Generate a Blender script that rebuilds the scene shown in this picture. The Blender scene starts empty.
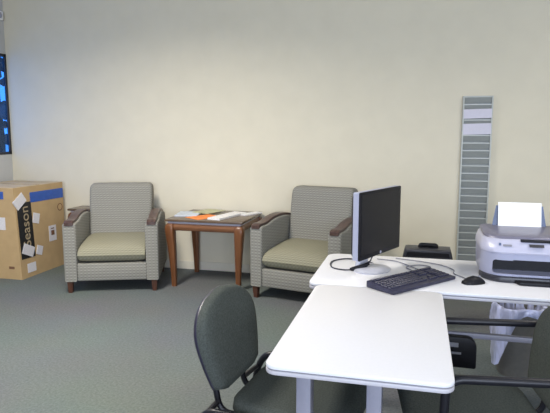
import bpy, bmesh, math, random
from mathutils import Vector, Matrix
random.seed(7)
R = math.radians
SC = bpy.context.scene
COL = SC.collection

# ------------------------------------------------------------------ materials
def new_mat(name):
    m = bpy.data.materials.new(name); m.use_nodes = True
    nt = m.node_tree; b = nt.nodes['Principled BSDF']
    return m, nt, b
def plain(name, rgb, rough=.6, metal=0.0, noise=.0, scale=40, spec=.5, bump=0.0):
    m, nt, b = new_mat(name)
    b.inputs['Roughness'].default_value = rough; b.inputs['Metallic'].default_value = metal
    b.inputs['Specular IOR Level'].default_value = spec
    tc = nt.nodes.new('ShaderNodeTexCoord'); n = nt.nodes.new('ShaderNodeTexNoise')
    n.inputs['Scale'].default_value = scale; n.inputs['Detail'].default_value = 4
    nt.links.new(tc.outputs['Object'], n.inputs['Vector'])
    r = nt.nodes.new('ShaderNodeValToRGB')
    r.color_ramp.elements[0].position = .3; r.color_ramp.elements[1].position = .7
    r.color_ramp.elements[0].color = [c*(1-noise) for c in rgb]+[1]
    r.color_ramp.elements[1].color = [min(1, c*(1+noise)) for c in rgb]+[1]
    nt.links.new(n.outputs['Fac'], r.inputs['Fac']); nt.links.new(r.outputs['Color'], b.inputs['Base Color'])
    if bump:
        bp = nt.nodes.new('ShaderNodeBump'); bp.inputs['Strength'].default_value = bump
        bp.inputs['Distance'].default_value = .004
        nt.links.new(n.outputs['Fac'], bp.inputs['Height']); nt.links.new(bp.outputs['Normal'], b.inputs['Normal'])
    return m
def wood(name, c0, c1, rough=.35, axis='z'):
    m, nt, b = new_mat(name); b.inputs['Roughness'].default_value = rough
    tc = nt.nodes.new('ShaderNodeTexCoord'); mp = nt.nodes.new('ShaderNodeMapping')
    mp.inputs['Scale'].default_value = {'z': (22, 22, 1.6), 'x': (1.6, 22, 22), 'y': (22, 1.6, 22)}[axis]
    n = nt.nodes.new('ShaderNodeTexNoise'); n.inputs['Scale'].default_value = 2.2; n.inputs['Detail'].default_value = 6
    r = nt.nodes.new('ShaderNodeValToRGB')
    r.color_ramp.elements[0].position = .32; r.color_ramp.elements[1].position = .68
    r.color_ramp.elements[0].color = list(c0)+[1]; r.color_ramp.elements[1].color = list(c1)+[1]
    nt.links.new(tc.outputs['Object'], mp.inputs['Vector']); nt.links.new(mp.outputs['Vector'], n.inputs['Vector'])
    nt.links.new(n.outputs['Fac'], r.inputs['Fac']); nt.links.new(r.outputs['Color'], b.inputs['Base Color'])
    return m
def woven(name, base, dark, light, cell=.016):
    """small woven check: staggered light dashes on a grey-beige ground"""
    m, nt, b = new_mat(name); b.inputs['Roughness'].default_value = .85
    b.inputs['Specular IOR Level'].default_value = .2
    tc = nt.nodes.new('ShaderNodeTexCoord'); sp = nt.nodes.new('ShaderNodeSeparateXYZ')
    nt.links.new(tc.outputs['Object'], sp.inputs['Vector'])
    def math_(op, a, bb=None, cc=None):
        q = nt.nodes.new('ShaderNodeMath'); q.operation = op
        for i, v in enumerate((a, bb, cc)):
            if v is None: continue
            if hasattr(v, 'links'): nt.links.new(v, q.inputs[i])
            else: q.inputs[i].default_value = v
        return q.outputs[0]
    k = 2*math.pi/cell
    u = math_('ADD', sp.outputs['X'], math_('MULTIPLY', sp.outputs['Y'], .0))
    v = math_('ADD', sp.outputs['Z'], sp.outputs['Y'])
    su = math_('SINE', math_('MULTIPLY', math_('ADD', u, math_('MULTIPLY', sp.outputs['Y'], 1.0)), k*.8))
    sv = math_('SINE', math_('MULTIPLY', v, k))
    pr = math_('MULTIPLY_ADD', math_('MULTIPLY', su, sv), .25, math_('MULTIPLY_ADD', sv, .25, .5))
    n = nt.nodes.new('ShaderNodeTexNoise'); n.inputs['Scale'].default_value = 220
    nt.links.new(tc.outputs['Object'], n.inputs['Vector'])
    f = math_('ADD', math_('MULTIPLY', pr, .8), math_('MULTIPLY', n.outputs['Fac'], .2))
    r = nt.nodes.new('ShaderNodeValToRGB'); e = r.color_ramp.elements
    e[0].position = .15; e[0].color = list(dark)+[1]; e[1].position = .85; e[1].color = list(light)+[1]
    q = e.new(.5); q.color = list(base)+[1]
    nt.links.new(f, r.inputs['Fac']); nt.links.new(r.outputs['Color'], b.inputs['Base Color'])
    bp = nt.nodes.new('ShaderNodeBump'); bp.inputs['Strength'].default_value = .25; bp.inputs['Distance'].default_value = .003
    nt.links.new(f, bp.inputs['Height']); nt.links.new(bp.outputs['Normal'], b.inputs['Normal'])
    return m
def glow(name, rgb, s):
    m, nt, b = new_mat(name)
    b.inputs['Base Color'].default_value = list(rgb)+[1]
    b.inputs['Emission Color'].default_value = list(rgb)+[1]; b.inputs['Emission Strength'].default_value = s
    return m
def glass(name, rgb):
    m, nt, b = new_mat(name); nt.nodes.remove(b)
    t = nt.nodes.new('ShaderNodeBsdfTransparent'); t.inputs['Color'].default_value = list(rgb)+[1]
    g = nt.nodes.new('ShaderNodeBsdfGlossy'); g.inputs['Roughness'].default_value = .03
    x = nt.nodes.new('ShaderNodeMixShader'); x.inputs[0].default_value = .06
    nt.links.new(t.outputs[0], x.inputs[1]); nt.links.new(g.outputs[0], x.inputs[2])
    nt.links.new(x.outputs[0], nt.nodes['Material Output'].inputs['Surface'])
    return m
def carpet_mat():
    m, nt, b = new_mat('carpet'); b.inputs['Roughness'].default_value = .95; b.inputs['Specular IOR Level'].default_value = .1
    tc = nt.nodes.new('ShaderNodeTexCoord')
    n1 = nt.nodes.new('ShaderNodeTexNoise'); n1.inputs['Scale'].default_value = 70; n1.inputs['Detail'].default_value = 5; n1.inputs['Roughness'].default_value = .75
    n2 = nt.nodes.new('ShaderNodeTexNoise'); n2.inputs['Scale'].default_value = 1.3
    for n in (n1, n2): nt.links.new(tc.outputs['Object'], n.inputs['Vector'])
    r = nt.nodes.new('ShaderNodeValToRGB'); e = r.color_ramp.elements
    e[0].position = .3; e[0].color = (.100, .112, .112, 1); e[1].position = .7; e[1].color = (.185, .203, .200, 1)
    mx = nt.nodes.new('ShaderNodeMix'); mx.data_type = 'RGBA'; mx.blend_type = 'MULTIPLY'; mx.inputs['Factor'].default_value = .25
    nt.links.new(n1.outputs['Fac'], r.inputs['Fac']); nt.links.new(r.outputs['Color'], mx.inputs[6]); nt.links.new(n2.outputs['Color'], mx.inputs[7])
    nt.links.new(mx.outputs[2], b.inputs['Base Color'])
    bp = nt.nodes.new('ShaderNodeBump'); bp.inputs['Strength'].default_value = .5; bp.inputs['Distance'].default_value = .01
    nt.links.new(n1.outputs['Fac'], bp.inputs['Height']); nt.links.new(bp.outputs['Normal'], b.inputs['Normal'])
    return m

M = dict(
 glass=glass('blue_tinted_glass', (.62, .82, .96)),
 wall=plain('cream_wall_paint', (.67, .618, .49), .85, noise=.02, scale=6, spec=.2, bump=.05),
 wall_grey=plain('grey_wall_paint', (.50, .50, .49), .85, noise=.02, scale=6, spec=.2),
 ceil=plain('ceiling_tile', (.62, .62, .60), .9, noise=.05, scale=60),
 base=plain('cream_baseboard', (.66, .62, .52), .5, noise=.02),
 carpet=carpet_mat(),
 fabric=woven('woven_check_upholstery', (.225, .218, .192), (.172, .167, .146), (.295, .287, .260), .026),
 seatfab_lit=woven('woven_check_seat_upholstery', (.245, .232, .165), (.195, .185, .130), (.30, .288, .22), .026),  # armchair fabric again, the seat's lit olive tone put into the colour
 darkwood=wood('dark_walnut', (.045, .024, .020), (.085, .048, .040), .35, 'y'),
 legwood=wood('dark_leg_wood', (.050, .018, .010), (.085, .034, .020), .35),
 cherry=wood('cherry_wood', (.105, .038, .014), (.175, .068, .025), .32),
 cherryx=wood('cherry_wood_rail', (.135, .055, .026), (.21, .092, .042), .32, 'x'),
 toptable=wood('brown_table_top', (.085, .055, .036), (.125, .085, .058), .22, 'x'),
 reveal=plain('grey_reveal_strip', (.36, .34, .40), .3, noise=.03),
 board=plain('corrugated_cardboard', (.43, .30, .155), .8, noise=.06, scale=9, spec=.2),
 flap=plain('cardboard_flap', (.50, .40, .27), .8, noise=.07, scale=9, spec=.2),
 tape=plain('blue_tape', (.022, .085, .36), .35, noise=.12, scale=30),
 black_label=plain('black_print', (.012, .012, .013), .6, noise=.2, scale=60),
 tan_print=plain('tan_print', (.33, .26, .16), .7, noise=.1),
 brown_print=plain('brown_print', (.16, .075, .04), .7, noise=.1),
 sticker=plain('white_sticker', (.62, .60, .62), .5, noise=.08, scale=120),
 cleartape=plain('clear_tape', (.46, .345, .20), .25, noise=.08, scale=30),
 laminate=plain('white_laminate', (.65, .65, .685), .38, noise=.012, scale=90),
 edge=plain('white_edge_band', (.42, .41, .45), .45, noise=.02),
 groove=plain('grey_groove', (.20, .20, .23), .5, noise=.05),
 steel=plain('grey_painted_steel', (.20, .20, .25), .45, noise=.04),
 black=plain('black_plastic', (.009, .009, .012), .5, spec=.2, noise=.15),
 blackgloss=plain('black_gloss_tube', (.009, .009, .013), .38, spec=.3, noise=.1),
 screen=plain('dark_screen', (.010, .010, .013), .25, spec=.15, noise=.05, scale=3),
 silver=plain('silver_plastic', (.36, .37, .47), .35, metal=.15, noise=.03),
 silver2=plain('pale_silver_base', (.46, .47, .54), .3, metal=.1, noise=.02),
 keys=plain('navy_black_keys', (.024, .024, .050), .45, noise=.15),
 prsilver=plain('printer_silver_lilac', (.33, .34, .45), .35, metal=.1, noise=.02),
 prpanel=plain('printer_pale_panel', (.43, .43, .54), .3, noise=.02),
 prlid=plain('printer_lid_grey', (.155, .150, .205), .35, metal=.1, noise=.04),
 prdark=plain('printer_dark_grey', (.022, .022, .030), .4, noise=.08),
 smoke=plain('smoky_blue_plastic', (.10, .13, .22), .2, noise=.05),
 paper=plain('white_paper', (.82, .82, .84), .7, noise=.01),
 newsprint=plain('printed_white_paper', (.74, .72, .70), .7, noise=.16, scale=55),
 bluemag=plain('pale_blue_magazine', (.50, .55, .62), .4, noise=.18, scale=22),
 greenmag=plain('olive_green_leaflet', (.44, .43, .24), .4, noise=.25, scale=18),
 orange=plain('orange_paper', (.80, .22, .03), .6, noise=.06),
 rack=plain('grey_rack_metal', (.30, .315, .30), .45, noise=.03),
 racklip=plain('pale_rack_lip', (.45, .465, .435), .4, noise=.03),
 chairfab=plain('grey_green_chair_fabric', (.058, .066, .060), .92, noise=.25, scale=160, spec=.15, bump=.2),
 shell=plain('dark_violet_chair_shell', (.020, .018, .036), .4, noise=.1),
 binplastic=plain('grey_bin_plastic', (.10, .095, .085), .5, noise=.08),
 cable=plain('dark_cable', (.022, .022, .035), .5, noise=.1),
 greycable=plain('grey_cable', (.19, .19, .22), .5, noise=.05),
 frame=plain('dark_window_frame', (.02, .02, .028), .4, noise=.1),
 leaf=plain('tree_leaves', (.03, .05, .06), .7, noise=.4, scale=5),
 bark=plain('tree_bark', (.03, .025, .02), .8, noise=.3),
 outground=plain('pale_pavement', (.7, .72, .75), .9, noise=.1),
 tube=glow('fluorescent_diffuser', (1.0, .965, .90), 2.0),
 whiteplastic=plain('white_plastic_unit', (.85, .86, .9), .4, noise=.01),
)
def bag_mat():
    m, nt, b = new_mat('translucent_bag')
    b.inputs['Base Color'].default_value = (.50, .53, .74, 1); b.inputs['Roughness'].default_value = .25
    n = nt.nodes.new('ShaderNodeTexNoise'); n.inputs['Scale'].default_value = 17; n.inputs['Distortion'].default_value = 1.2
    tc = nt.nodes.new('ShaderNodeTexCoord'); mp = nt.nodes.new('ShaderNodeMapping'); mp.inputs['Scale'].default_value = (1, 1, .28)
    nt.links.new(tc.outputs['Object'], mp.inputs['Vector']); nt.links.new(mp.outputs['Vector'], n.inputs['Vector'])
    r = nt.nodes.new('ShaderNodeValToRGB'); r.color_ramp.elements[0].position = .38; r.color_ramp.elements[1].position = .62
    r.color_ramp.elements[0].color = (.45, .45, .45, 1); r.color_ramp.elements[1].color = (.95, .95, .95, 1)
    nt.links.new(n.outputs['Fac'], r.inputs['Fac']); nt.links.new(r.outputs['Color'], b.inputs['Alpha'])
    return m
M['bag'] = bag_mat()

# ------------------------------------------------------------------ mesh helpers
class MB:
    def __init__(s): s.bm = bmesh.new()
    def add(s, t, mat=None):
        if mat is not None: bmesh.ops.transform(t, matrix=mat, verts=t.verts)
        me = bpy.data.meshes.new('t'); t.to_mesh(me); t.free(); s.bm.from_mesh(me); bpy.data.meshes.remove(me); return s
    def box(s, x0, x1, y0, y1, z0, z1, bev=0, seg=2, mat=None):
        t = bmesh.new(); bmesh.ops.create_cube(t, size=1)
        for v in t.verts:
            v.co = Vector(((x0+x1)/2+v.co.x*(x1-x0), (y0+y1)/2+v.co.y*(y1-y0), (z0+z1)/2+v.co.z*(z1-z0)))
        if bev: bmesh.ops.bevel(t, geom=t.edges[:]+t.verts[:], offset=bev, segments=seg, profile=.5, affect='EDGES')
        return s.add(t, mat)
    def prism(s, pts, a0, a1, axis='z', bev=0, seg=2, mat=None):
        """pts 2D outline, extruded along axis from a0 to a1"""
        f = {'z': lambda p, a: (p[0], p[1], a), 'x': lambda p, a: (a, p[0], p[1]), 'y': lambda p, a: (p[0], a, p[1])}[axis]
        t = bmesh.new(); A = [t.verts.new(f(p, a0)) for p in pts]; B = [t.verts.new(f(p, a1)) for p in pts]
        n = len(pts)
        fa = t.faces.new(A); fb = t.faces.new(B[::-1])
        for i in range(n): t.faces.new((A[i], B[i], B[(i+1) % n], A[(i+1) % n]))
        bmesh.ops.recalc_face_normals(t, faces=t.faces)
        if bev:
            ed = list(fa.edges)+list(fb.edges)
            bmesh.ops.bevel(t, geom=ed, offset=bev, segments=seg, profile=.5, affect='EDGES')
        return s.add(t, mat)
    def loft(s, rings, cap=True, close=False, mat=None):
        t = bmesh.new(); V = [[t.verts.new(p) for p in r] for r in rings]; n = len(rings[0])
        for a, b in zip(V, V[1:]):
            for i in range(n): t.faces.new((a[i], a[(i+1) % n], b[(i+1) % n], b[i]))
        if cap: t.faces.new(V[0]); t.faces.new(V[-1])
        bmesh.ops.recalc_face_normals(t, faces=t.faces)
        return s.add(t, mat)
    def tube(s, path, r, n=10, mat=None):
        P = [Vector(p) for p in path]; rings = []; up = None
        for i, p in enumerate(P):
            d = ((P[min(i+1, len(P)-1)]-P[max(i-1, 0)])).normalized()
            if up is None:
                up = Vector((0, 0, 1)) if abs(d.z) < .9 else Vector((1, 0, 0))
            a = d.cross(up).normalized(); b = a.cross(d).normalized(); up = b
            rr = r[i] if isinstance(r, (list, tuple)) else r
            rings.append([p+a*rr*math.cos(2*math.pi*k/n)+b*rr*math.sin(2*math.pi*k/n) for k in range(n)])
        return s.loft(rings, mat=mat)
    def lathe(s, prof, n=32, c=(0, 0, 0), mat=None):
        rings = [[(c[0]+r*math.cos(2*math.pi*k/n), c[1]+r*math.sin(2*math.pi*k/n), c[2]+z) for k in range(n)] for r, z in prof]
        return s.loft(rings, mat=mat)
    def build(s, name, mat, parent=None, smooth=35):
        me = bpy.data.meshes.new(name); bmesh.ops.recalc_face_normals(s.bm, faces=s.bm.faces)
        s.bm.to_mesh(me); s.bm.free(); me.materials.append(M[mat])
        if smooth:
            for p in me.polygons: p.use_smooth = True
            me.set_sharp_from_angle(angle=R(smooth))
        o = bpy.data.objects.new(name, me); COL.objects.link(o)
        if parent: o.parent = parent
        return o
def spline(pts, k=8):
    """Catmull-Rom through points"""
    P = [Vector(p) for p in pts]; P = [P[0]*2-P[1]]+P+[P[-1]*2-P[-2]]; out = []
    for i in range(1, len(P)-2):
        for j in range(k):
            t = j/k; a, b, c, d = P[i-1:i+3]
            out.append(.5*((2*b)+(c-a)*t+(2*a-5*b+4*c-d)*t*t+(3*b-a-3*c+d)*t**3))
    return out+[P[-2]]
def bend(pts, r=.05, k=6):
    """polyline with rounded corners"""
    P = [Vector(p) for p in pts]; out = [P[0]]
    for i in range(1, len(P)-1):
        a = (P[i-1]-P[i]); b = (P[i+1]-P[i]); q = min(r, a.length*.49, b.length*.49)
        p0 = P[i]+a.normalized()*q; p1 = P[i]+b.normalized()*q
        for j in range(k+1):
            t = j/k; out.append(p0*(1-t)**2+P[i]*2*t*(1-t)+p1*t*t)
    return out+[P[-1]]
def rrect(x0, x1, y0, y1, r, k=6):
    if not isinstance(r, (list, tuple)): r = [r]*4
    out = []
    for (cx, cy, a0), q in zip(((x0, y0, 180), (x1, y0, 270), (x1, y1, 0), (x0, y1, 90)), r):
        ox = cx+q if cx == x0 else cx-q; oy = cy+q if cy == y0 else cy-q
        for j in range(k+1):
            a = R(a0+90*j/k); out.append((ox+q*math.cos(a), oy+q*math.sin(a)))
    return out
def tag(o, label=None, cat=None, group=None, kind=None):
    if label: o['label'] = label
    if cat: o['category'] = cat
    if group: o['group'] = group
    if kind: o['kind'] = kind
    return o
def thing(name, loc, rz, label, cat, group=None):
    o = bpy.data.objects.new(name, None); COL.objects.link(o); o.empty_display_size = .05
    o.location = loc; o.rotation_euler = (0, 0, rz); return tag(o, label, cat, group)
def dup(root, loc, rz, label, group=None):
    r = root.copy(); COL.objects.link(r); r.location = loc; r.rotation_euler = (0, 0, rz); r['label'] = label
    if group: r['group'] = group
    for ch in list(root.children):
        c = ch.copy(); COL.objects.link(c); c.parent = r
        for g in ch.children:
            d = g.copy(); COL.objects.link(d); d.parent = c
    return r
def boolean(o, cutter_mb):
    me = bpy.data.meshes.new('cut'); cutter_mb.bm.to_mesh(me); cutter_mb.bm.free()
    c = bpy.data.objects.new('cut', me); COL.objects.link(c)
    c.parent = o.parent
    md = o.modifiers.new('b', 'BOOLEAN'); md.object = c; md.operation = 'DIFFERENCE'; md.solver = 'EXACT'
    dg = bpy.context.evaluated_depsgraph_get(); dg.update()
    nm = bpy.data.meshes.new_from_object(o.evaluated_get(dg))
    o.modifiers.clear(); old = o.data; o.data = nm; bpy.data.objects.remove(c); bpy.data.meshes.remove(me)
    for p in nm.polygons: p.use_smooth = True
    nm.set_sharp_from_angle(angle=R(35))
def text_mesh(name, body, size, mat, parent, matrix):
    cu = bpy.data.curves.new('t', 'FONT'); cu.body = body; cu.size = size; cu.extrude = .0008
    cu.align_x = 'CENTER'; cu.align_y = 'CENTER'
    t = bpy.data.objects.new('t', cu); COL.objects.link(t)
    dg = bpy.context.evaluated_depsgraph_get(); dg.update()
    me = bpy.data.meshes.new_from_object(t.evaluated_get(dg)); bpy.data.objects.remove(t)
    me.transform(matrix); me.materials.clear(); me.materials.append(M[mat])
    o = bpy.data.objects.new(name, me); COL.objects.link(o); o.parent = parent
    return o

# ------------------------------------------------------------------ camera
HC = 1.42
cam = bpy.data.cameras.new('camera'); co = bpy.data.objects.new('camera', cam); COL.objects.link(co)
co.location = (0, 0, HC); co.rotation_euler = (R(90-7.7), 0, R(14.3)); cam.sensor_width = 36; cam.lens = 560/550*36
cam.clip_start = .02
SC.camera = co

def area(name, loc, rot, sx, sy, e, rgb):
    l = bpy.data.lights.new(name, 'AREA'); l.shape = 'RECTANGLE'; l.size = sx; l.size_y = sy; l.energy = e; l.color = rgb
    o = bpy.data.objects.new(name, l); COL.objects.link(o); o.location = loc; o.rotation_euler = rot; return o
# ------------------------------------------------------------------ the room
XL, XR, YB, YF, ZC = -4.335, 4.2, 5.28, -3.2, 3.05
def struct(mb, name, mat, parent=None, label=None):
    o = mb.build(name, mat, parent, smooth=0)
    if not parent: o['kind'] = 'structure'
    return o
struct(MB().box(XL-.15, XR+.15, YF-.15, YB+.15, -.1, 0), 'floor', 'carpet')
struct(MB().box(XL-.15, XR+.15, YF-.15, YB+.15, ZC, ZC+.1), 'ceiling', 'ceil')
struct(MB().box(XL, XR+.15, YB, YB+.15, 0, ZC), 'wall_back', 'wall')
WY0, WY1, WZ0, WZ1 = 2.9, 5.278, 1.165, 2.235
struct(MB().box(XL-.15, XL, YF, WY0, 0, ZC).box(XL-.015, XL, WY1, YB, 0, ZC).box(XL-.10, XL, WY0, WY1, 0, WZ0)
       .box(XL-.15, XL, WY0, WY1, WZ1, ZC), 'wall_left', 'wall_grey')
struct(MB().box(XR, XR+.15, YF, YB, 0, ZC), 'wall_right', 'wall')
FX0, FX1, FZ0, FZ1 = -1.2, 3.4, .9, 2.4
struct(MB().box(XL, FX0, YF-.15, YF, 0, ZC).box(FX1, XR, YF-.15, YF, 0, ZC).box(FX0, FX1, YF-.15, YF, 0, FZ0)
       .box(FX0, FX1, YF-.15, YF, FZ1, ZC), 'wall_front', 'wall')
struct(MB().box(XL+.012, XR, YB-.012, YB, 0, .085, .003), 'baseboard_back', 'base')
struct(MB().box(XL, XL+.012, YF, YB-.012, 0, .085, .003), 'baseboard_left', 'base')
# left window
FR = .028
w = struct(MB().box(XL-.06, XL+.004, WY0, WY1, WZ0, WZ0+FR).box(XL-.06, XL+.004, WY0, WY1, WZ1-FR, WZ1)
           .box(XL-.06, XL+.004, WY0, WY0+FR, WZ0, WZ1).box(XL-.014, XL+.004, WY1-FR, WY1, WZ0, WZ1)
           .box(XL-.06, XL-.001, 4.05, 4.08, WZ0, WZ1), 'window_1', 'frame')
MB().box(XL-.012, XL-.008, WY0+FR, WY1-FR, WZ0+FR, WZ1-FR).build('pane', 'glass', w, 0)
# front window (behind the camera)
w2 = struct(MB().box(FX0, FX1, YF-.1, YF, FZ0, FZ0+.05).box(FX0, FX1, YF-.1, YF, FZ1-.05, FZ1)
            .box(FX0, FX0+.05, YF-.1, YF, FZ0, FZ1).box(FX1-.05, FX1, YF-.1, YF, FZ0, FZ1)
            .box(1.07, 1.13, YF-.1, YF, FZ0, FZ1), 'window_2', 'frame')
# ceiling lights
for x, y, e, lab in ((-2.25, 2.75, 84, 'recessed fluorescent ceiling panel over the open carpet facing the end table'),
                     (1.5, 2.9, 17, 'recessed fluorescent ceiling panel over the right end of the long desk'),
                     (-1.7, -.6, 20, 'recessed fluorescent ceiling panel behind the camera on the left'),
                     (1.3, -.6, 10, 'recessed fluorescent ceiling panel behind the camera on the right')):
    t = thing('ceiling_light', (x, y, ZC), 0, lab, 'ceiling light', 'recessed ceiling lights')
    fr = MB()
    for a in ((-.32, -.29, -.62, .62), (.29, .32, -.62, .62), (-.29, .29, -.62, -.59), (-.29, .29, .59, .62)): fr.box(*a, -.02, 0)
    fr.build('light_frame', 'whiteplastic', t, 0)
    MB().box(-.29, .29, -.59, .59, -.012, 0).build('diffuser', 'tube', t, 0)
    L = area('fluorescent_light', (x, y, ZC-.03), (0, 0, 0), .56, 1.16, e, (1.0, .945, .855)); L.data.spread = R(150)
# white unit high on the left wall
t = thing('wall_alarm', (XL, 5.17, 2.62), 0, 'small white wall unit high on the left wall above the window', 'alarm')
MB().box(0, .045, -.06, .06, -.045, .045, .008).build('housing', 'whiteplastic', t)
MB().lathe([(.03, 0), (.03, .01), (.02, .018)], 16, mat=Matrix.Translation((.043, 0, 0)) @ Matrix.Rotation(R(90), 4, 'Y')).build('lens', 'silver', t)

# outdoors beyond the left window
struct(MB().box(-70, XL-.15, -20, 90, -.1, -.02), 'ground', 'outground')
def tree(x, y, h, lab):
    t = thing('tree', (x, y, -.02), 0, lab, 'tree', 'trees outside the window')
    MB().tube([(0, 0, 0), (.05, .02, h*.4), (0, .05, h*.8)], [.14, .1, .05]).build('trunk', 'bark', t)
    fo = MB()
    for k in range(260):
        a = random.random()*6.283; q = random.random()**.5*1.25; z = h*.38+random.random()*h*.7
        b = bmesh.new(); bmesh.ops.create_icosphere(b, subdivisions=1, radius=.06+.12*random.random())
        fo.add(b, Matrix.Translation((q*math.cos(a), q*math.sin(a), z)) @ Matrix.Diagonal((1, .5, .8, 1)))
    fo.build('foliage', 'leaf', t)
tree(-8.0, 9.35, 3.3, 'dark leafy tree outside the left window, nearer the wall corner')
tree(-12.4, 10.4, 3.6, 'dark leafy tree outside the left window, farther along')

# ------------------------------------------------------------------ armchair
def loop_rr(cx, w, d, z, r, y0, bulge=0):
    return [(x, y, z) for x, y in rrect(cx-w/2, cx+w/2, y0, y0+d, r)]
def make_armchair(loc, rz, label):
    t = thing('armchair', loc, rz, label, 'armchair', 'two matching armchairs')
    W = .41; AW = .115
    # arm profile in (y, z)
    top = [(.0, .612), (.03, .624), (.10, .624), (.16, .632), (.24, .650), (.33, .661), (.44, .663), (.54, .654), (.62, .638), (.68, .617)]
    top = [(p.x, p.y) for p in spline([(a, b, 0) for a, b in top], 3)]
    prof = [(0, .105)]+top+[(.76, .45), (.755, .105)]
    for s in (-1, 1):
        x0 = s*W; x1 = s*(W-AW)
        arm = MB().prism(prof, min(x0, x1), max(x0, x1), 'x', bev=.018, seg=3).build('arm', 'fabric', t)
        cx = s*(W-AW/2); hw = .040
        cap = [(a, b+.022) for a, b in top]; low = [(a, b-.012) for a, b in top]
        cap[0] = (-.006, .630); low[0] = (-.006, .602)
        MB().prism(cap+low[::-1], cx-hw, cx+hw, 'x', bev=.007, seg=2).build('armrest', 'darkwood', t)
    iw = W-AW
    MB().box(-iw-.004, iw+.004, .012, .06, .105, .262, .012, 2).box(-iw, iw, .06, .70, .13, .26).build('front_rail', 'fabric', t)
    # seat cushion with rounded nose and a crown
    sec = []
    ys = [.0, .012, .04, .10, .20, .32, .44, .56, .62]
    for y in ys:
        k = min(1, (y/.10)) ; nose = math.sqrt(max(0, 1-(1-k)**2))
        ztop = .335+.078*nose + .030*min(1, max(0, (y-.05)/.3)) ; zb = .335-.072*nose
        ring = []
        n = 22
        for i in range(n):
            a = 2*math.pi*i/n; ca, sa = math.cos(a), math.sin(a)
            ex = .22
            px = (abs(ca)**ex)*(1 if ca > 0 else -1)*(iw-.003); sgn = 1 if sa > 0 else -1
            pz = (abs(sa)**ex)*sgn
            zz = (ztop+zb)/2+pz*(ztop-zb)/2
            if sgn > 0: zz += .012*(1-(px/iw)**2)*nose
            ring.append((px, y, zz))
        sec.append(ring)
    MB().loft(sec).build('seat_cushion', 'seatfab_lit', t, 50)
    # backrest: leaning rounded slab
    sec = []
    for z, yf, yb, hw in ((.395, .50, .70, iw-.004), (.50, .520, .72, iw-.002), (.62, .545, .745, iw-.001), (.74, .572, .765, iw+.003), (.84, .597, .775, iw+.004),
                          (.875, .607, .775, iw+.002), (.895, .620, .768, iw-.006), (.908, .640, .752, iw-.020), (.912, .670, .72, iw-.04)):
        ring = []
        for x, y in rrect(-hw, hw, yf, yb, .03, 4):
            ring.append((x, y-.018*(1-(x/hw)**2)*(1 if y < (yf+yb)/2 else 0), z))
        sec.append(ring)
    MB().loft(sec).build('backrest', 'fabric', t, 50)
    MB().box(-iw, iw, .66, .757, .11, .46, .01).build('back_panel', 'fabric', t)
    for sx in (-1, 1):
        for y in (.035, .72):
            cx = sx*.365
            rings = [[(cx+a*h, y+b*h, z) for a, b in ((-1, -1), (1, -1), (1, 1), (-1, 1))] for z, h in ((0, .017), (.112, .025))]
            MB().loft(rings).build('leg', 'legwood', t)
    return t
CH_L = make_armchair((-2.586, 4.315, 0), R(20.0), 'grey check armchair beside the tall cardboard box, turned to the right')
CH_R = dup(CH_L, (-.963, 4.385, 0), R(-12.3), 'grey check armchair right of the end table, partly hidden by the monitor', 'two matching armchairs')

# ------------------------------------------------------------------ end tables
def make_table(name, loc, w, d, h, label, cat, s=1.0):
    t = thing(name, loc, 0, label, cat)
    MB().box(0, w, 0, d, h-.02, h, .004).build('tabletop', 'toptable', t)
    MB().box(.022, w-.022, .022, d-.022, h-.04, h-.02).build('reveal_strip', 'reveal', t, 0)
    ap = MB()
    def rail(p0, p1, along):
        q = [(0, h-.105), (-.014, h-.085), (-.016, h-.06), (-.006, h-.04), (.02, h-.04), (.02, h-.105)]
        if along == 'x+': ap.prism([(.034+a, b) for a, b in q], .05, w-.05, 'x')
        if along == 'x-': ap.prism([(d-.034-a, b) for a, b in q], .05, w-.05, 'x')
        if along == 'y-': ap.prism([(.034+a, b) for a, b in q], .05, d-.05, 'y')
        if along == 'y+': ap.prism([(w-.034-a, b) for a, b in q], .05, d-.05, 'y')
    for k in ('x+', 'x-', 'y-', 'y+'): rail(0, 0, k)
    ap.build('apron', 'cherryx', t)
    for sx, cx in ((-1, 0), (1, w)):
        for sy, cy in ((-1, 0), (1, d)):
            rings = []
            for z, off, hw in ((h-.04, .046, .030), (h-.055, .040, .038), (h-.085, .037, .042), (h-.13, .039, .041), (h*.62, .046, .035), (h*.4, .052, .029), (h*.2, .056, .024), (h*.06, .057, .022), (0, .057, .022)):
                x = cx-sx*off; y = cy-sy*off
                rings.append([(x+a, y+b, z) for a, b in rrect(-hw, hw, -hw, hw, hw*.45, 3)])
            MB().loft(rings).build('leg', 'cherry', t, 50)
    return t
make_table('end_table', (-2.20, 4.59, 0), .735, .66, .63, 'cherry wood end table with papers on it between the two armchairs', 'table')
make_table('side_table', (-3.46, 4.97, 0), .34, .27, .63, 'dark topped wooden table wedged between the cardboard box and left armchair', 'table')

# papers on the end table
ZT = .630
def sheet(name, pts, z0, th, mat, label, cat, group=None, fold=False):
    cx = sum(p[0] for p in pts)/len(pts); cy = sum(p[1] for p in pts)/len(pts)
    mb = MB().prism([(p[0]-cx, p[1]-cy) for p in pts], 0, th)
    o = mb.build(name, mat, None, 0); o.location = (cx, cy, z0)
    return tag(o, label, cat, group)
def rot_rect(cx, cy, w, h, a):
    c, s = math.cos(R(a)), math.sin(R(a))
    return [(cx+x*c-y*s, cy+x*s+y*c) for x, y in ((-w/2, -h/2), (w/2, -h/2), (w/2, h/2), (-w/2, h/2))]
G = 'papers on the end table'
sheet('magazine', rot_rect(-2.11, 4.93, .215, .28, 12), ZT, .008, 'bluemag', 'pale blue magazine at the left end of the wooden end table', 'magazine', G)
sheet('leaflet', rot_rect(-1.965, 5.09, .20, .27, -20), ZT+.0082, .004, 'greenmag', 'olive green leaflet behind the orange sheet on the end table', 'leaflet', G)
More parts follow.
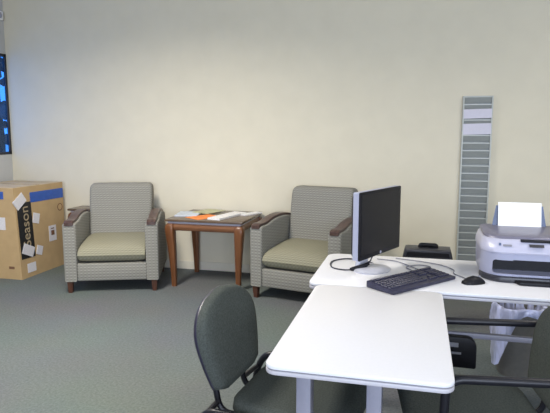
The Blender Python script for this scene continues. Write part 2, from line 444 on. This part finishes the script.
sheet('flyer', rot_rect(-1.90, 4.79, .20, .27, -32), ZT, .003, 'orange', 'bright orange flyer in the middle of the end table', 'flyer', G)
sheet('newspaper', rot_rect(-1.70, 4.88, .13, .46, -14), ZT, .016, 'newsprint', 'folded white newspaper beside the orange flyer', 'newspaper', G)
sheet('brochure', rot_rect(-1.530, 5.08, .09, .22, -30), ZT, .010, 'newsprint', 'white brochure at the right end of the end table', 'brochure', G)

# ------------------------------------------------------------------ cardboard box
BX, BY, BW, BD, BH, LEAN = -3.645, 4.475, .62, .70, .882, .044
t = thing('cardboard_box', (BX, BY, 0), 0, 'tall brown cardboard box with blue tape and white stickers by the left wall', 'box')
# the worn carton leans: its near top corner is pushed to the left
NB = 12
MB().loft([[(-BW-.02*v/NB, 0, BH*v/NB)]+[(-LEAN*(v/NB)*(1-u/NB), BD*u/NB, BH*v/NB) for u in range(NB+1)]+[(-BW, BD, BH*v/NB)] for v in range(NB+1)]).build('carton', 'board', t, 20)
MB().prism([(-BW, .004), (-LEAN-.004, .004), (-LEAN/2-.002, BD/2-.004), (-BW, BD/2-.004)], BH, BH+.004).build('top_flap', 'flap', t, 0)
MB().prism([(-BW, BD/2+.004), (-LEAN/2-.004, BD/2+.004), (-.004, BD-.004), (-BW, BD-.004)], BH, BH+.004).build('top_flap', 'flap', t, 0)
MB().box(-BW+.01, -LEAN/2-.006, BD/2-.035, BD/2+.035, BH+.004, BH+.005).build('packing_tape', 'cleartape', t, 0)
def right_face(y, z):
    """frame on the leaning right face: x out, y along, z up"""
    k = LEAN*z/BH; x = -k*(1-y/BD)
    ey = Vector((k, BD, 0)).normalized(); ez = Vector((-LEAN*(1-y/BD), 0, BH)).normalized(); ex = ey.cross(ez).normalized()
    return Matrix(((ex.x, ey.x, ez.x, x), (ex.y, ey.y, ez.y, y), (ex.z, ey.z, ez.z, z), (0, 0, 0, 1)))
def on_right(y0, y1, z0, z1, name, mat, rot=0, th=.003):
    m = right_face((y0+y1)/2, (z0+z1)/2) @ Matrix.Rotation(R(rot), 4, 'X')
    return MB().box(-.003, th, -(y1-y0)/2, (y1-y0)/2, -(z1-z0)/2, (z1-z0)/2, mat=m).build(name, mat, t, 0)
def on_front(x0, x1, z0, z1, name, mat, rot=0, th=.002):
    m = Matrix.Translation(((x0+x1)/2, 0, (z0+z1)/2)) @ Matrix.Rotation(R(rot), 4, 'Y')
    return MB().box(-(x1-x0)/2, (x1-x0)/2, -th, .001, -(z1-z0)/2, (z1-z0)/2, mat=m).build(name, mat, t, 0)
on_right(.21, BD-.004, .722, .822, 'blue_tape', 'tape')
on_front(-BW+.01, -.155, .775, .848, 'blue_tape', 'tape')
on_right(.022, .215, .19, .735, 'black_label', 'black_label', th=.003)
text_mesh('lettering', 'Season', .145, 'tan_print', t, right_face(.122, .50) @ Matrix(((0, 0, 1, .004), (0, -1, 0, 0), (1, 0, 0, 0), (0, 0, 0, 1))))
on_right(-.01, .14, .70, .80, 'sticker', 'sticker', 35, .007)
on_right(.045, .20, .215, .315, 'sticker', 'sticker', -25, .007)
on_right(.225, .315, .51, .61, 'sticker', 'sticker', -15, .005)
on_right(.445, .555, .29, .45, 'sticker', 'sticker', 0, .004)
on_right(.475, .525, .35, .40, 'print_mark', 'brown_print', 0, .005)
on_right(.475, .525, .415, .425, 'print_mark', 'brown_print', 0, .005)
on_right(.24, .325, .19, .28, 'sticker', 'sticker', -20, .005)
on_right(.09, .21, .045, .135, 'sticker', 'sticker', 0, .004)
on_front(-.225, -.150, .48, .60, 'sticker', 'sticker', 0, .004)
on_front(-.14, -.08, .10, .125, 'print_mark', 'brown_print')
def ring_mark(y, z, r):
    m = right_face(y, z) @ Matrix.Rotation(R(90), 4, 'Y')
    mb = MB(); n = 20
    ro = [(r*math.cos(6.2832*k/n), r*math.sin(6.2832*k/n)) for k in range(n)]
    for k in range(n):
        a, b = ro[k], ro[(k+1) % n]
        mb.prism([a, b, (b[0]*.78, b[1]*.78), (a[0]*.78, a[1]*.78)], -.001, .002, mat=m)
    return mb.build('print_mark', 'brown_print', t, 0)
ring_mark(.64, .625, .04)

# ------------------------------------------------------------------ wall rack
RX0, RX1, RZ0, RZ1 = .366, .615, .24, 1.722
t = thing('card_rack', (RX0, YB, RZ0), 0, 'tall grey metal card rack with many slots on the back wall', 'rack')
RW = RX1-RX0; RH = RZ1-RZ0
MB().box(0, RW, -.012, 0, 0, RH).build('back_plate', 'rack', t, 0)
for x in (0, RW-.012): MB().box(x, x+.012, -.052, -.012, 0, RH, .002).build('side_rail', 'racklip', t)
pitch = .0668; nslot = int(RH/pitch)
for k in range(nslot):
    z = RH-(k+1)*pitch+.004
    # slanting pocket face with a pale folded lip along its top
    p = MB().prism([(-.046, z+.050), (-.042, z+.050), (-.018, z), (-.022, z)], .012, RW-.012, 'x').build('slot', 'rack', t, 0)
    MB().prism([(-.050, z+.050), (-.042, z+.050), (-.042, z+.058), (-.050, z+.058)], .012, RW-.012, 'x').build('slot_lip', 'racklip', p, 0)
def rack_paper(z0, z1, lab, sl, tilt):
    o = MB().prism([(-.0520, 0), (-.0500, 0), (-.0510, z1-z0), (-.0530, z1-z0)], 0, sl, 'x', mat=Matrix.Rotation(R(tilt), 4, 'Y')).build('card', 'paperlilac', None, 0)
    o.location = (RX0+.010, YB, z0); tag(o, lab, 'card', 'white cards in the wall rack')
M['paperlilac'] = plain('lilac_white_paper', (.60, .58, .66), .7, noise=.02)
rack_paper(1.525, 1.605, 'upper of the two white cards in the tall wall rack', .232, -1.5)
rack_paper(1.385, 1.480, 'lower of the two white cards in the tall wall rack', .232, -1.5)

# ------------------------------------------------------------------ desks
DZ = .72
def desk_top(t, x0, x1, y0, y1, r):
    o = MB().prism(rrect(x0, x1, y0, y1, r, 8), DZ-.013, DZ, bev=.003).build('desktop', 'laminate', t)
    e = MB().prism(rrect(x0+.003, x1-.003, y0+.003, y1-.003, r, 8), DZ-.017, DZ-.013).build('groove', 'groove', o)
    MB().prism(rrect(x0, x1, y0, y1, r, 8), DZ-.030, DZ-.017, bev=.003).build('edge_band', 'edge', o)
t = thing('desk', (0, 0, 0), 0, 'long white desk carrying the monitor and printer, with a grey crossbar', 'desk')
desk_top(t, -.478, 1.75, 2.488, 3.15, [.05, .05, .05, .06])
for x in (-.31, 1.6):
    MB().box(x-.03, x+.03, 2.80, 2.86, .03, DZ-.03, .004).build('leg', 'steel', t)
    MB().box(x-.035, x+.035, 2.55, 3.10, 0, .035, .01).build('foot', 'steel', t)
MB().box(-.28, 1.57, 2.815, 2.845, .400, .428, .006).build('crossbar', 'steel', t)
cb = MB().prism(rrect(.150, .308, .262, .418, [.01, .01, .05, .02]), 2.77, 2.815, 'y', bev=.006).build('power_box', 'black', t)
MB().box(.178, .222, 2.768, 2.77, .368, .390).build('label_plate', 'greycable', cb, 0)
MB().box(.186, .236, 2.768, 2.77, .332, .343).build('label_plate', 'greycable', cb, 0)
t = thing('return_desk', (0, 0, 0), 0, 'white desk in the foreground standing end-on to the long desk', 'desk')
desk_top(t, -.433, .122, 1.552, 2.483, [.038, .038, .045, .045])
for x, nm in ((-.334, 'leg'), (-.109, 'leg')):
    MB().box(x-.024, x+.024, 1.68, 1.74, .03, DZ-.03, .004).build(nm, 'steel', t)
MB().box(-.40, -.04, 1.67, 1.75, 0, .03, .008).build('foot', 'steel', t)
MB().box(-.27, -.21, 2.36, 2.42, .03, DZ-.03, .004).build('leg', 'steel', t)
MB().box(-.40, .08, 2.35, 2.43, 0, .03, .008).build('foot', 'steel', t)
MB().box(-.40, .09, 1.62, 2.44, DZ-.05, DZ-.03).build('under_frame', 'groove', t, 0)

# ------------------------------------------------------------------ monitor
t = thing('monitor', (-.178, 2.80, DZ), R(67), 'black flat screen monitor with silver sides on the long white desk', 'monitor')
W, Z0, Z1 = .440, .088, .415
MB().prism(rrect(-W/2, W/2, Z0, Z1, .008), -.012, -.004, 'y', bev=.002).build('bezel', 'black', t)
MB().prism(rrect(-W/2+.016, W/2-.016, Z0+.022, Z1-.014, .002), -.0128, -.0118, 'y').build('screen', 'screen', t, 0)
MB().prism(rrect(-W/2, W/2, Z0, Z1, .008), -.004, .026, 'y', bev=.003).build('side_band', 'silver', t)
MB().loft([[(x, y, z) for x, z in rrect(-W/2+i, W/2-i, Z0+i, Z1-i, .012)] for y, i in ((.026, .006), (.042, .02), (.058, .07))]).build('back_shell', 'black', t)
MB().loft([[(x, .075+y+o, z) for x, y in rrect(-w_, w_, -.014, .014, .008)] for z, w_, o in ((.012, .05, .02), (.08, .042, .01), (.20, .042, -.005), (.26, .04, -.005))]).build('stand_neck', 'silver2', t)
MB().lathe([(.0, 0), (.106, 0), (.108, .006), (.094, .013), (.03, .018), (0, .018)][1:-1], 40, (0, .04, 0), mat=Matrix.Diagonal((1, .85, 1, 1))).build('stand_base', 'silver2', t)
MB().lathe([(.008, 0), (.008, .0012)], 16, mat=Matrix.Translation((0, -.0118, Z0+.011)) @ Matrix.Rotation(R(90), 4, 'X')).build('badge', 'silver', t)

# ------------------------------------------------------------------ keyboard, mouse
kx = (-.09+.181-.2+.094)/4; ky = (2.341+2.68+2.504+2.833)/4
t = thing('keyboard', (kx-.004, ky+.012, DZ), math.atan2(.334, .273), 'dark keyboard lying across the joint of the two white desks', 'keyboard')
KW, KD = .44, .158
body = MB().prism([(-KD/2, .002), (KD/2, .002), (KD/2, .030), (-KD/2, .016)], -KW/2, KW/2, 'x', bev=.004).build('case', 'keys', t)
def keypos(u, v): return (u, v, .016+.014*(v+KD/2)/KD)
for r_, (v, runs) in enumerate(((.056, [(-.205, 14, .0165), (.066, 3, .0165), (.136, 1, .072)]),
                                (.027, [(-.205, 14, .0165), (.066, 3, .0165), (.136, 4, .0165)]),
                                (.008, [(-.205, 14, .0165), (.066, 3, .0165), (.136, 4, .0165)]),
                                (-.011, [(-.205, 13, .0172), (.136, 4, .0165)]),
                                (-.030, [(-.205, 13, .0172), (.0845, 1, .0165), (.136, 4, .0165)]),
                                (-.050, [(-.205, 3, .022), (-.133, 1, .106), (-.025, 3, .022), (.066, 3, .0165), (.136, 4, .0165)]))):
    for u0, n, wd in runs:
        mb = MB()
        for i in range(n):
            u = u0+i*(wd+.0018)
            if u+wd > KW/2-.004: continue
            z = .016+.014*(v+KD/2)/KD
            mb.box(u, u+wd, v, v+.0165, z-.002, z+.006, .0015, 1)
        mb.build('key_block', 'keys', t)
t = thing('mouse', (.268, 2.672, DZ), R(-62), 'black mouse on the long white desk between keyboard and printer', 'mouse')
rings = []
for y, hw, h in ((-.055, .012, .010), (-.048, .024, .018), (-.025, .030, .030), (.0, .031, .036), (.025, .029, .030), (.045, .022, .019), (.054, .012, .010)):
    rings.append([(hw*math.cos(a), y, max(0, h*math.sin(a))) for a in [math.pi*k/10 for k in range(11)]])
MB().loft(rings).build('shell', 'black', t, 60)
MB().lathe([(.007, -.003), (.009, -.002), (.009, .002), (.007, .003)], 14, mat=Matrix.Translation((0, .028, .027)) @ Matrix.Rotation(R(90), 4, 'Y')).build('scroll_wheel', 'greycable', t)
def cable(name, pts, r, mat, label):
    o = MB().tube(spline(pts, 8), r, 8).build(name, mat); return tag(o, label, 'cable')

# ------------------------------------------------------------------ printer
PX, PY = .529, 2.76
t = thing('printer', (PX, PY, DZ), 0, 'silver all-in-one inkjet printer at the right end of the long desk', 'printer')
HW = .222
def plan(inset, yf, yb, rf=.09, bulge=.035):
    hw = HW-inset; pts = []
    base = rrect(-hw, hw, yf, yb, [rf, rf, .03, .03], 8)
    for x, y in base:
        k = max(0, 1-(y-yf)/.16)
        pts.append((x, y-bulge*(1-(x/hw)**2)*k))
    return pts
lower = MB().loft([[(x, y, z) for x, y in plan(i, yf, .31)] for z, i, yf in ((.014, .010, .012), (.022, .004, .004), (.085, .0, .0), (.135, .0, -.004))]).build('body', 'prsilver', t, 40)
boolean(lower, MB().box(-.172, .180, -.2, .16, .036, .102, .012))
boolean(lower, MB().box(-.085, .115, -.2, -.008, .102, .130))
MB().box(-.175, .183, .07, .165, .034, .104).build('paper_slot_interior', 'black', t, 0)
pan = MB().loft([[(x, y, z) for x, y in plan(i, yf, .31)] for z, i, yf in ((.135, -.002, -.010), (.142, -.004, -.014), (.160, -.003, -.006), (.190, .006, .020), (.197, .012, .028))]).build('control_panel', 'prpanel', t, 50)
lid = MB().loft([[(x, y, z+.012*max(0, (y-.05))/.26) for x, y in plan(i, yf, .30, .08, .03)] for z, i, yf in ((.197, .012, .030), (.206, .014, .034), (.210, .022, .044))]).build('scanner_lid', 'prlid', t, 50)
MB().box(-.055, .075, -.012, .02, .188, .1985, .003).build('lid_grip', 'black', t)
def on_panel(x0, x1, v0, v1, name, mat):   # v: 0 bottom .. 1 top on the slanted panel
    def pt(x, v):
        yf = -.006+.026*v - .035*(1-(x/HW)**2); return (yf, .160+.030*v)
    mb = MB(); a = pt((x0+x1)/2, v0); b = pt((x0+x1)/2, v1)
    mb.prism([(a[0]-.0025, a[1]), (a[0]+.004, a[1]), (b[0]+.004, b[1]), (b[0]-.0025, b[1])], x0, x1, 'x')
    return mb.build(name, mat, t, 0)
on_panel(-.020, .042, .35, .72, 'display', 'prdark')
for x in (.075, .10, .125, .15):
    on_panel(x, x+.015, .5, .8, 'button', 'smoke'); on_panel(x, x+.015, .0, .32, 'button', 'smoke')
on_panel(-.150, -.140, .35, .7, 'emblem', 'smoke'); on_panel(-.132, -.095, .3, .55, 'emblem', 'greycable')
MB().prism(plan(-.002, -.022, .10, .09, .035), .002, .026, bev=.004).build('output_tray', 'prdark', t)
MB().prism([(-.06, -.085), (.10, -.085), (.12, -.04), (-.08, -.04)], .001, .016, bev=.004).build('tray_extension', 'black', t)
MB().box(-.2, .2, .02, .30, 0, .016).build('base', 'prdark', t)
lean = Matrix.Translation((-.018, .265, .200)) @ Matrix.Rotation(R(-16), 4, 'X')
MB().prism([(-.135, 0), (.128, 0), (.112, .125), (-.112, .125)], .004, .009, 'y', mat=lean).build('paper_support', 'smoke', t)
pz = MB().box(-.102, .102, -.0015, .0035, -.01, .126, mat=Matrix.Rotation(R(-14), 4, 'X')).build('paper_sheet', 'paper', None, 0)
pz.location = (PX-.020, PY+.258, DZ+.215); tag(pz, 'white paper standing in the printer feeder', 'paper')

# cables
D = DZ+.004
cable('monitor_cable', [(-.20, 2.92, D), (-.27, 3.00, D), (-.37, 3.01, D), (-.43, 2.93, D), (-.415, 2.81, D), (-.36, 2.765, D), (-.30, 2.765, D+.004), (-.235, 2.80, D+.02), (-.20, 2.84, D+.08), (-.17, 2.86, D+.13)],
      .0035, 'cable', 'black cable looping on the desk left of the monitor')
MB().tube([(-.315, 2.765, D+.004), (-.30, 2.766, D+.006), (-.245, 2.795, D+.018), (-.225, 2.81, D+.03)], [.006, .011, .012, .008], 10).build('plug', 'black', bpy.data.objects['monitor_cable'])
cable('keyboard_cable', [(.02, 2.76, D), (-.01, 2.83, D), (-.04, 2.90, D), (.02, 2.96, D), (.08, 2.93, D), (.03, 2.86, D), (-.04, 2.95, D), (-.10, 3.02, D), (-.2, 3.05, D)], .0028, 'greycable', 'thin grey cable trailing behind the keyboard')
cable('mouse_cable', [(.245, 2.722, D), (.225, 2.76, D), (.19, 2.82, D), (.19, 2.90, D), (.13, 2.99, D), (.02, 3.05, D), (-.10, 3.09, D)], .0028, 'greycable', 'thin grey cable running from the mouse along the desk')

# ------------------------------------------------------------------ black case behind the desk
t = thing('carrying_case', (.088, 4.0, -.0), 0, 'black case with a top handle behind the long white desk', 'case')
MB().prism([(-.155, .592), (.155, .592), (.163, .565), (.175, .51), (.172, .46), (-.172, .46), (-.175, .51), (-.163, .565)], 0, .16, 'y', bev=.012, seg=3).build('lid', 'prdark', t)
MB().prism([(-.14, .572), (.14, .572), (.15, .542), (-.15, .542)], -.006, .004, 'y').build('recess', 'black', t)
MB().tube(bend([(-.052, .09, .585), (-.052, .09, .608), (.058, .09, .608), (.058, .09, .585)], .012), .016).build('handle', 'black', t)
MB().box(-.055, .045, .02, .15, .03, .475, .01).build('pedestal', 'black', t)
MB().box(-.075, .05, .0, .20, 0, .03, .008).build('foot', 'black', t)

# ------------------------------------------------------------------ waste bin with liner
t = thing('waste_bin', (.600, 3.42, -0), 0, 'grey waste bin with a loose clear plastic liner under the long desk', 'bin')
MB().lathe([(.10, 0), (.104, .01), (.130, .40), (.136, .405), (.134, .412), (.126, .408), (.100, .02), (.03, .015)], 40).build('bucket', 'binplastic', t, 40)
rings = []; n = 48
for j, (rad, z) in enumerate(((.118, .33), (.124, .395), (.131, .421), (.140, .423), (.147, .405), (.150, .36), (.152, .30), (.150, .23), (.147, .16))):
    ring = []
    for k in range(n):
        a = 2*math.pi*k/n
        left = max(0, math.cos(a-math.pi-.45))          # the bag hangs lowest on the left
        zz = z if j < 4 else .423-(.423-z)*(.16+1.25*left**4+.04*math.sin(5*a))
        w_ = .006*math.sin(a*9+j)+.005*math.sin(a*17+2*j) if j > 3 else .003*math.sin(a*13)
        ring.append(((rad+w_*(1 if j > 3 else .5))*math.cos(a), (rad+w_)*math.sin(a), zz+.006*math.sin(a*4+1)))
    rings.append(ring)
MB().loft(rings, cap=False).build('plastic_liner', 'bag', t, 180)

# ------------------------------------------------------------------ office chairs
def shield(W, Wb, H, n=20):
    out = []; m = .42
    half = []
    for i in range(n+1):
        v = i/n
        w = math.sqrt(max(0, 1-((m-v)/m)**2.2)) if v < m else 1-(1-Wb)*((v-m)/(1-m))**1.5
        half.append((w*W/2, -v*H))
    half[0] = (.02, 0)
    b = half[-1]; half[-1] = (b[0]*.93, b[1]+.012); half.append((b[0]*.72, b[1]))
    return half+[(-x, z) for x, z in half[::-1]]
def make_office_chair(loc, rz, label, arm_z, arm_kind):
    """faces local -y; origin on the floor under the middle of the backrest"""
    t = thing('office_chair', loc, rz, label, 'chair', 'padded office chairs with black tube arms')
    zt, Hh, W = .817, .365, .45
    rec = Matrix.Translation((0, 0, zt-Hh/2)) @ Matrix.Rotation(R(-11.5), 4, 'X') @ Matrix.Translation((0, 0, Hh/2))
    o = shield(W, .72, Hh)
    def scaled(k, y): return [(x*k, y+.004*(x/(W/2))**2*-1, -Hh*.48+(z+Hh*.48)*k) for x, z in o]
    MB().loft([scaled(k, y) for k, y in ((1.0, .012), (1.0, -.004), (.985, -.018), (.94, -.028), (.80, -.034), (.5, -.037), (.2, -.038))], mat=rec).build('backrest', 'chairfab', t, 60)
    MB().loft([scaled(k, y) for k, y in ((1.0, .008), (1.004, .014), (.985, .022), (.9, .032), (.6, .040))], mat=rec).build('back_shell', 'shell', t, 60)
    seat = []
    for z, k in ((.385, .90), (.395, .97), (.42, 1.0), (.445, .985), (.458, .93), (.462, .8)):
        seat.append([(x*k, -.32+(y+.32)*k, z) for x, y in rrect(-.235, .235, -.55, -.085, [.09, .09, .12, .12], 6)])
    MB().loft(seat).build('seat', 'chairfab', t, 50)
    MB().box(-.19, .19, -.50, -.13, .372, .39, .006).build('seat_pan', 'shell', t)
    for s in (-1, 1):
        x = s*.275
        if arm_kind == 'high':
            path = [(x, .12, 0.018), (x, .10, arm_z), (x, -.45, arm_z), (x, -.47, .018)]
        else:
            path = [(x, .06, .018), (x, -.01, .385), (x, -.05, arm_z), (x, -.46, arm_z), (x, -.42, .018)]
        MB().tube(bend(path, .06 if arm_kind == 'high' else .045, 8), .0145, 12).build('arm_frame', 'blackgloss', t)
        MB().tube(bend([(s*.11, .035, .70), (s*.115, .012, .52), (s*.115, -.02, .36), (s*.115, -.16, .365)], .05), .012).build('back_post', 'blackgloss', t)
        MB().tube(bend([(x, -.01, .385 if arm_kind == 'low' else .46), (s*.20, -.005, .39 if arm_kind == 'low' else .46), (s*.115, -.01, .40 if arm_kind == 'low' else .46)], .03), .011).build('back_bracket', 'blackgloss', t)
        MB().box(min(x, s*.18), max(x, s*.18), -.30, -.27, .355, .375).build('seat_bracket', 'blackgloss', t)
        for q in (path[0], path[-1]):
            MB().lathe([(.016, 0), (.019, .004), (.019, .016), (.015, .02)], 14, (q[0], q[1], 0)).build('foot_glide', 'black', t)
    return t
def face(az): return R(180-az)      # local -y faces compass azimuth az (0=+y, 90=+x)
make_office_chair((-.703, 2.01, 0), face(97), 'grey-green office chair on the left of the foreground desk, empty', .447, 'low')
make_office_chair((.515, 2.06, 0), face(262), 'grey-green office chair with black tube arms on the right, cut off by the frame', .66, 'high')

# ------------------------------------------------------------------ light
wd = bpy.data.worlds.new('World'); SC.world = wd; wd.use_nodes = True
bg = wd.node_tree.nodes['Background']; bg.inputs['Color'].default_value = (.10, .36, .95, 1); bg.inputs['Strength'].default_value = 1.7
area('daylight_front_window', ((FX0+FX1)/2, YF-.2, (FZ0+FZ1)/2), (R(90), 0, 0), FX1-FX0, FZ1-FZ0, 320, (.80, .87, 1.0))
SC.view_settings.view_transform = 'Standard'; SC.view_settings.look = 'None'
SC.view_settings.gamma = 1; SC.view_settings.use_curve_mapping = False
SC.view_settings.exposure = 0.31
